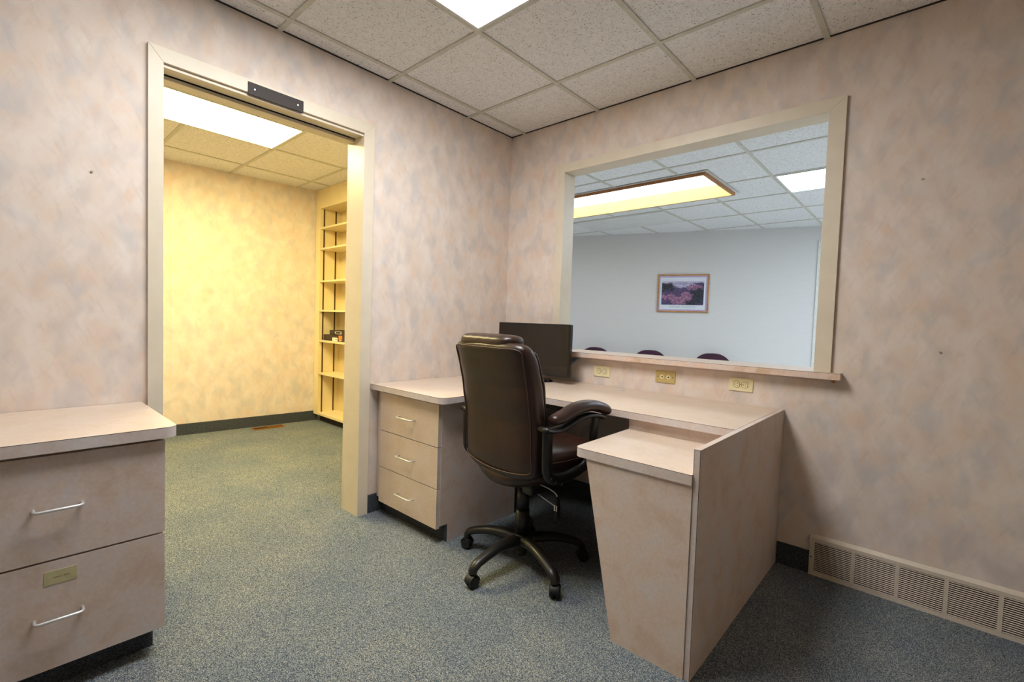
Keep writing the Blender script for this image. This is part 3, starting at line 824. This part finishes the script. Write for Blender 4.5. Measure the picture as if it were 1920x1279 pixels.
b = bm_new(); tube(b, smooth_path([p + Vector((0, 0, 0)) for p in seat_ring(0.548, 0.253, -0.12, 0.313)][::2] + [seat_ring(0.548, 0.253, -0.12, 0.313)[0]], 3), 0.003, 8); obj('seat_piping', b, 'piping', st)
b = bm_new()
loft(b, [seat_ring(0.410, 0.075, -0.150, 0.16, p=2.4), seat_ring(0.418, 0.130, -0.170, 0.20, p=2.6), seat_ring(0.442, 0.185, -0.184, 0.235, p=3), seat_ring(0.472, 0.212, -0.180, 0.262, p=3.6), seat_ring(0.496, 0.228, -0.165, 0.275, p=4.2)])
sh = obj('seat_shell', b, 'leather', ch, subsurf=1)
# mechanism, levers
b = bm_new(); box(b, -0.06, 0.11, -0.06, 0.15, 0.392, 0.440, 0.014, seg=3); box(b, 0.03, 0.10, -0.045, 0.07, 0.355, 0.40, 0.014, seg=3); obj('tilt_mechanism', b, 'plastic', ch)
b = bm_new(); tube(b, smooth_path([(0.10, 0.0, 0.408), (0.16, 0, 0.406), (0.205, 0, 0.395), (0.216, 0, 0.375)], 5), 0.003, 8)
cyl(b, (0.090, 0, 0.362), (0.207, 0, 0.338), 0.0026, seg=8)
lv = obj('lever', b, 'chrome', ch)
b = bm_new(); tube(b, [(0.216, 0, 0.385), (0.218, 0, 0.365), (0.219, 0, 0.34), (0.219, 0, 0.318), (0.219, 0, 0.312), (0.219, 0, 0.288), (0.219, 0, 0.280)], [0.006, 0.013, 0.016, 0.014, 0.017, 0.016, 0.008], 14, flat=(0.55, 1.0), up_=Vector((0, 1, 0)))
obj('paddle', b, 'rubber', lv)
b = bm_new(); box(b, 0.2085, 0.226, -0.0145, -0.0125, 0.325, 0.350, 0.002); obj('paddle_badge', b, 'chrome', lv)
# column
b = bm_new()
cyl(b, (0, 0, 0.075), (0, 0, 0.150), 0.036, 0.038, 28); cyl(b, (0, 0, 0.150), (0, 0, 0.262), 0.0355, 0.0325, 28); cyl(b, (0, 0, 0.262), (0, 0, 0.370), 0.0300, 0.0275, 28)
cyl(b, (0.0, 0.0, 0.045), (0, 0, 0.075), 0.022, 0.030, 20)
cl = obj('gas_column', b, 'plastic', ch)
b = bm_new(); cyl(b, (0, 0, 0.369), (0, 0, 0.400), 0.0145, seg=20); obj('piston', b, 'chrome', cl)
# five legs with casters
for k in range(5):
    a = math.radians(-93 + 72 * k + 6); d = Vector((math.cos(a), math.sin(a), 0)); s_ = Vector((-math.sin(a), math.cos(a), 0))
    b = bm_new()
    pr = [(0.020, 0.118, 0.030), (0.07, 0.126, 0.028), (0.13, 0.126, 0.0245), (0.19, 0.118, 0.0225), (0.245, 0.104, 0.021), (0.278, 0.092, 0.0205), (0.296, 0.076, 0.0195), (0.300, 0.060, 0.018)]
    pts = [d * r_ + Vector((0, 0, z_)) for r_, z_, _ in pr]
    sp = smooth_path(pts, 4); rr = []
    for i in range(len(sp)):
        j = min(i / 4, len(pr) - 1.001); q = int(j); rr.append(1.14 * (pr[q][2] + (pr[q + 1][2] - pr[q][2]) * (j - q)))
    tube(b, sp, rr, 16, flat=(1.0, 0.78))
    lg_ = obj('leg', b, 'plastic', ch)
    b = bm_new()
    c = d * 0.300; ax = Vector((math.cos(a + 0.9), math.sin(a + 0.9), 0)) if k % 2 else s_
    for sgn in (-1, 1):
        cyl(b, c + ax * sgn * 0.004 + Vector((0, 0, 0.0255)), c + ax * sgn * 0.022 + Vector((0, 0, 0.0255)), 0.0255, 0.0225, 24)
    fwd = ax.cross(Vector((0, 0, 1)))
    hood = [c + fwd * (0.027 * math.cos(t_)) + Vector((0, 0, 0.0275 + 0.027 * math.sin(t_))) for t_ in [math.radians(v) for v in (0, 25, 50, 75, 100, 125, 150, 175)]]
    tube(b, hood, 0.0105, 10, flat=(2.1, 0.35), up_=Vector((0, 0, 1)) + fwd * 0.01)
    cyl(b, c + Vector((0, 0, 0.045)), c + Vector((0, 0, 0.075)), 0.008, seg=12)
    obj('caster', b, 'rubber', lg_)
# arms: closed loop frame and stuffed pad
for s in (-1, 1):
    X = 0.284 if s > 0 else -0.250
    b = bm_new()
    strap = smooth_path([(X, -0.178, 0.716), (X, -0.140, 0.706), (X, -0.085, 0.706), (X, -0.03, 0.722), (X, 0.04, 0.741), (X, 0.12, 0.744), (X, 0.190, 0.728)], 5)
    tube(b, strap, 0.024, 12, flat=(1.30, 0.48))
    rp = smooth_path([(X, -0.150, 0.712), (X, -0.150, 0.66), (X, -0.148, 0.58), (X, -0.138, 0.525), (X * 0.98, -0.095, 0.498), (X * 0.95, -0.02, 0.490), (X * 0.93, 0.07, 0.500)], 5)
    tube(b, rp, 0.0235, 12, flat=(0.75, 1.05), up_=Vector((0, 0.05, 1)))
    fp = smooth_path([(X, 0.158, 0.738), (X, 0.150, 0.69), (X, 0.142, 0.63), (X, 0.134, 0.57), (X * 0.96, 0.11, 0.522), (X * 0.93, 0.06, 0.498)], 5)
    tube(b, fp, 0.021, 12, flat=(0.75, 1.05), up_=Vector((0, 0.05, 1)))
    af = obj('arm_frame', b, 'plastic', ch)
    b = bm_new(); pad = smooth_path([(X, -0.132, 0.742), (X, -0.115, 0.746), (X, -0.07, 0.755), (X, 0.0, 0.778), (X, 0.07, 0.787), (X, 0.14, 0.781), (X, 0.20, 0.765), (X, 0.228, 0.752), (X, 0.236, 0.748)], 4)
    n = len(pad); rr = [max(0.25, (1 - (abs(2 * i / (n - 1) - 1)) ** 5) ** 0.5) * 0.0275 for i in range(n)]
    tube(b, pad, rr, 16, flat=(1.28, 0.92)); obj('arm_pad', b, 'leather', af)
b = bm_new(); 
for (y_, z_) in ((-0.135, 0.512), (-0.105, 0.492), (-0.07, 0.480)): cyl(b, (0.292, y_, z_), (0.306, y_, z_), 0.007, seg=10)
obj('arm_bolts', b, 'plastic', ch)

# ------------------------------------------------------------------ supply room: built-in shelves, boxes, register
bs = thing('built_in_shelves', 'cream built-in shelf unit with dark slotted rails in the supply room', 'shelf', (-2.46, -0.26, 0))
X1 = 1.42   # hidden right end (relative)
b = bm_new()
box(b, -0.098, 0.0, 0, 0.02, 0.085, HS - 0.002); box(b, 0.0, X1 + 0.06, 0, 0.02, 2.252, HS - 0.002); box(b, 0.0, X1 + 0.06, 0, 0.02, 0.075, 0.098)
box(b, X1, X1 + 0.06, 0, 0.02, 0.098, 2.252); box(b, -0.098, 0, 0.0, 0.02, 0.075, 0.085)
obj('face_frame', b, 'shelf', bs)
b = bm_new()
box(b, -0.018, 0.0, 0.0201, 0.235, 0.075, 2.27); box(b, X1, X1 + 0.018, 0.0201, 0.235, 0.075, 2.27); box(b, 0.0, X1, 0.225, 0.235, 0.075, 2.27)
box(b, 0, X1, 0.0201, 0.225, 2.252, 2.27); box(b, 0, X1, 0.0201, 0.225, 0.080, 0.098)
obj('carcass', b, 'shelf', bs)
b = bm_new(); box(b, -0.04, X1, 0.05, 0.06, 0.0, 0.0748); obj('toe_kick', b, 'slot', bs)
b = bm_new()
SH = (2.046, 1.83, 1.491, 1.183, 0.863, 0.518)
for yy in (0.035, 0.165):
    box(b, 0.0, 0.003, yy, yy + 0.014, 0.10, 2.25)
    for zz in range(60): box(b, 0.003, 0.0036, yy + 0.005, yy + 0.009, 0.12 + zz * 0.035, 0.135 + zz * 0.035, mi=1)
obj('slotted_rails', b, ['rail', 'slot'], bs)
for z in SH:
    b = bm_new(); box(b, 0.004, X1 - 0.004, 0.002, 0.222, z - 0.009, z + 0.009, 0.001); obj('shelf', b, 'shelf', bs)
b = bm_new(); box(b, -T - 0.004, -1.04, -0.26, -0.24, 0, HS + 0.2); box(b, -2.62, -1.04, -0.02, -0.0, 0, HS + 0.2); box(b, -1.04, -1.02, -0.26, 0, 0, HS + 0.2); struct('wall_supply_room_right', b, 'wallpaper')

def carton(label, x0, x1, y0, y1, z0, z1, kind):
    t = thing('carton', label, 'box', ((x0 + x1) / 2, (y0 + y1) / 2, z0)); hx = (x1 - x0) / 2; hy = (y1 - y0) / 2; h = z1 - z0
    b = bm_new(); box(b, -hx, hx, -hy, hy, 0, h, 0.001); obj('carton_body', b, 'boxdark', t)
    if kind == 'label':
        b = bm_new(); box(b, hx - 0.115, hx - 0.004, -hy - 0.0008, -hy, 0.002, h * 0.60); o = obj('shipping_label', b, 'labelpaper', t)
        b = bm_new(); 
        for i in range(3): box(b, hx - 0.100 + i * 0.010, hx - 0.096 + i * 0.010, -hy - 0.0011, -hy - 0.0008, 0.008, h * 0.5)
        obj('barcode', b, 'ink', o)
        b = bm_new(); box(b, hx - 0.050, hx - 0.018, -hy - 0.0011, -hy - 0.0008, 0.012, h * 0.45); obj('print', b, 'ink', o)
    if kind == 'orange':
        b = bm_new(); box(b, -hx + 0.015, -hx + 0.085, -hy - 0.0008, -hy, h * 0.35, h * 0.95); obj('orange_patch', b, 'orange', t)
        b = bm_new(); box(b, -hx + 0.025, -hx + 0.075, -hy - 0.0008, -hy, h * 0.10, h * 0.30); obj('pink_patch', b, 'pink', t)
    if kind == 'logo':
        b = bm_new(); z = h * 0.52
        for (a0, a1, c0, c1) in ((-0.07, 0.035, z + 0.011, z + 0.014), (-0.07, 0.035, z - 0.014, z - 0.011), (-0.083, -0.070, z - 0.008, z + 0.008), (0.035, 0.046, z - 0.013, z + 0.008)):
            box(b, a0, a1, -hy - 0.0008, -hy, c0, c1)
        obj('outlined_badge', b, 'labelpaper', t)
    return t
carton('dark carton with a white label lying on the supply shelf', -2.440, -2.135, -0.215, -0.06, 0.8725, 0.934, 'label')
carton('dark carton with an orange print next to the labelled one', -2.132, -1.86, -0.215, -0.06, 0.8725, 0.938, 'orange')
carton('dark carton with a white badge stacked on the two others', -2.330, -1.93, -0.205, -0.06, 0.9385, 0.984, 'logo')

rg = thing('floor_register', 'brass floor register in the supply room carpet by the far wall', 'vent', (-2.487, -0.745, 0.0), math.radians(-4))
b = bm_new(); box(b, -0.056, 0.056, -0.142, -0.128, 0, 0.006); box(b, -0.056, 0.056, 0.128, 0.142, 0, 0.006); box(b, -0.056, -0.044, -0.128, 0.128, 0, 0.006); box(b, 0.044, 0.056, -0.128, 0.128, 0, 0.006); box(b, -0.044, 0.044, -0.006, 0.006, 0, 0.006)
obj('frame', b, 'brass', rg)
b = bm_new(); box(b, -0.044, 0.044, -0.128, 0.128, 0.0005, 0.0015); obj('well', b, 'slot', rg)
b = bm_new()
for i in range(15): box(b, -0.040, 0.040, 0.010 + i * 0.0078, 0.0142 + i * 0.0078, 0.002, 0.005)
for i in range(15): box(b, -0.040, 0.040, -0.126 + i * 0.0078, -0.1245 + i * 0.0078, 0.002, 0.005)
obj('louvers', b, 'brass', rg)

# ------------------------------------------------------------------ waiting room: poster, chairs
ang = math.atan2(wd.y, wd.x)
pc = thing('framed_poster', 'gilt framed canyon poster on the grey waiting room wall', 'picture', tuple(wpt(1.655, -0.001, 1.617)), ang)
hw, hh = 0.345, 0.270
b = bm_new()
for q in ([(-hw, -hh), (hw, -hh), (hw - 0.020, -hh + 0.020), (-hw + 0.020, -hh + 0.020)], [(hw, -hh), (hw, hh), (hw - 0.020, hh - 0.020), (hw - 0.020, -hh + 0.020)],
          [(hw, hh), (-hw, hh), (-hw + 0.020, hh - 0.020), (hw - 0.020, hh - 0.020)], [(-hw, hh), (-hw, -hh), (-hw + 0.020, -hh + 0.020), (-hw + 0.020, hh - 0.020)]):
    prism(b, q, -0.024, -0.002, axis='y')
obj('frame', b, 'brassframe', pc, bevel=0.003)
b = bm_new(); box(b, -hw + 0.019, hw - 0.019, -0.012, -0.004, -hh + 0.019, hh - 0.019); obj('mat_board', b, 'mat_board', pc)
b = bm_new(); box(b, -hw + 0.034, hw - 0.045, -0.0135, -0.0121, -hh + 0.040, hh - 0.045); ps = obj('print_sheet', b, 'paper', pc)
b = bm_new(); box(b, -0.288, 0.278, -0.0145, -0.0136, -0.165, 0.172)
cp = obj('canyon_picture', b, 'canyon', ps)
cu = bpy.data.curves.new('caption', 'FONT'); cu.body = 'GRAND CANYON'; cu.size = 0.036; cu.align_x = 'CENTER'; cu.space_character = 1.25; cu.extrude = 0.0003
tmp = bpy.data.objects.new('caption', cu); C.objects.link(tmp)
dg = bpy.context.evaluated_depsgraph_get(); me = bpy.data.meshes.new_from_object(tmp.evaluated_get(dg)); bpy.data.objects.remove(tmp)
cap = bpy.data.objects.new('caption', me); C.objects.link(cap); me.materials.clear(); me.materials.append(M['ink'])
cap.parent = ps; cap.rotation_euler = (math.pi / 2, 0, 0); cap.location = (0.0, -0.0140, -0.206)
# tiny piece of glass glare is left to the lights

def waiting_chair(label, s, off):
    p = wpt(s, -off, 0)
    t = thing('waiting_chair', label, 'chair', tuple(p), ang, 'burgundy chairs along the waiting room wall')
    return t
def fill_waiting(t):
    b = bm_new(); rings = []
    for i in range(13):
        z = 0.52 + i * 0.275 / 12; u = i / 12
        w = 0.235 * (1 - max(0, (u - 0.35) / 0.65) ** 2.6 * 0.62) if i < 12 else 0.07
        rings.append(ring_super(w, 0.02 + 0.05 * u, 0.075 + 0.05 * u, z + 0.0, 0.0, n=24, p=3))
    loft(b, rings); obj('backrest', b, 'burgundy', t, subsurf=1)
    b = bm_new(); loft(b, [seat_ring(0.42, 0.235, -0.42, 0.02), seat_ring(0.44, 0.245, -0.43, 0.03), seat_ring(0.475, 0.24, -0.42, 0.02), seat_ring(0.485, 0.2, -0.38, -0.02)]); obj('seat', b, 'burgundy', t)
    for sx_ in (-1, 1):
        for (y_, lean) in ((-0.36, 0.02), (0.03, -0.04)):
            b = bm_new(); tube(b, [(sx_ * 0.21, y_ - lean, 0.0), (sx_ * 0.20, y_, 0.425)], 0.011, 10); obj('leg', b, 'plastic', t)
    for sx_ in (-1, 1):
        b = bm_new(); tube(b, smooth_path([(sx_ * 0.10, -0.02, 0.43), (sx_ * 0.10, 0.09, 0.45), (sx_ * 0.10, 0.095, 0.60)], 4), 0.010, 8); obj('back_bracket', b, 'plastic', t)
w1 = waiting_chair('burgundy waiting room chair whose back shows nearest the monitor', 0.475, 0.30); fill_waiting(w1)
for s, lab in ((1.265, 'burgundy waiting room chair in the middle, left of the poster'), (2.085, 'burgundy waiting room chair showing highest over the ledge, right of the poster')):
    c = copy_tree(w1); c.location = wpt(s, -0.30, 0); c['label'] = lab
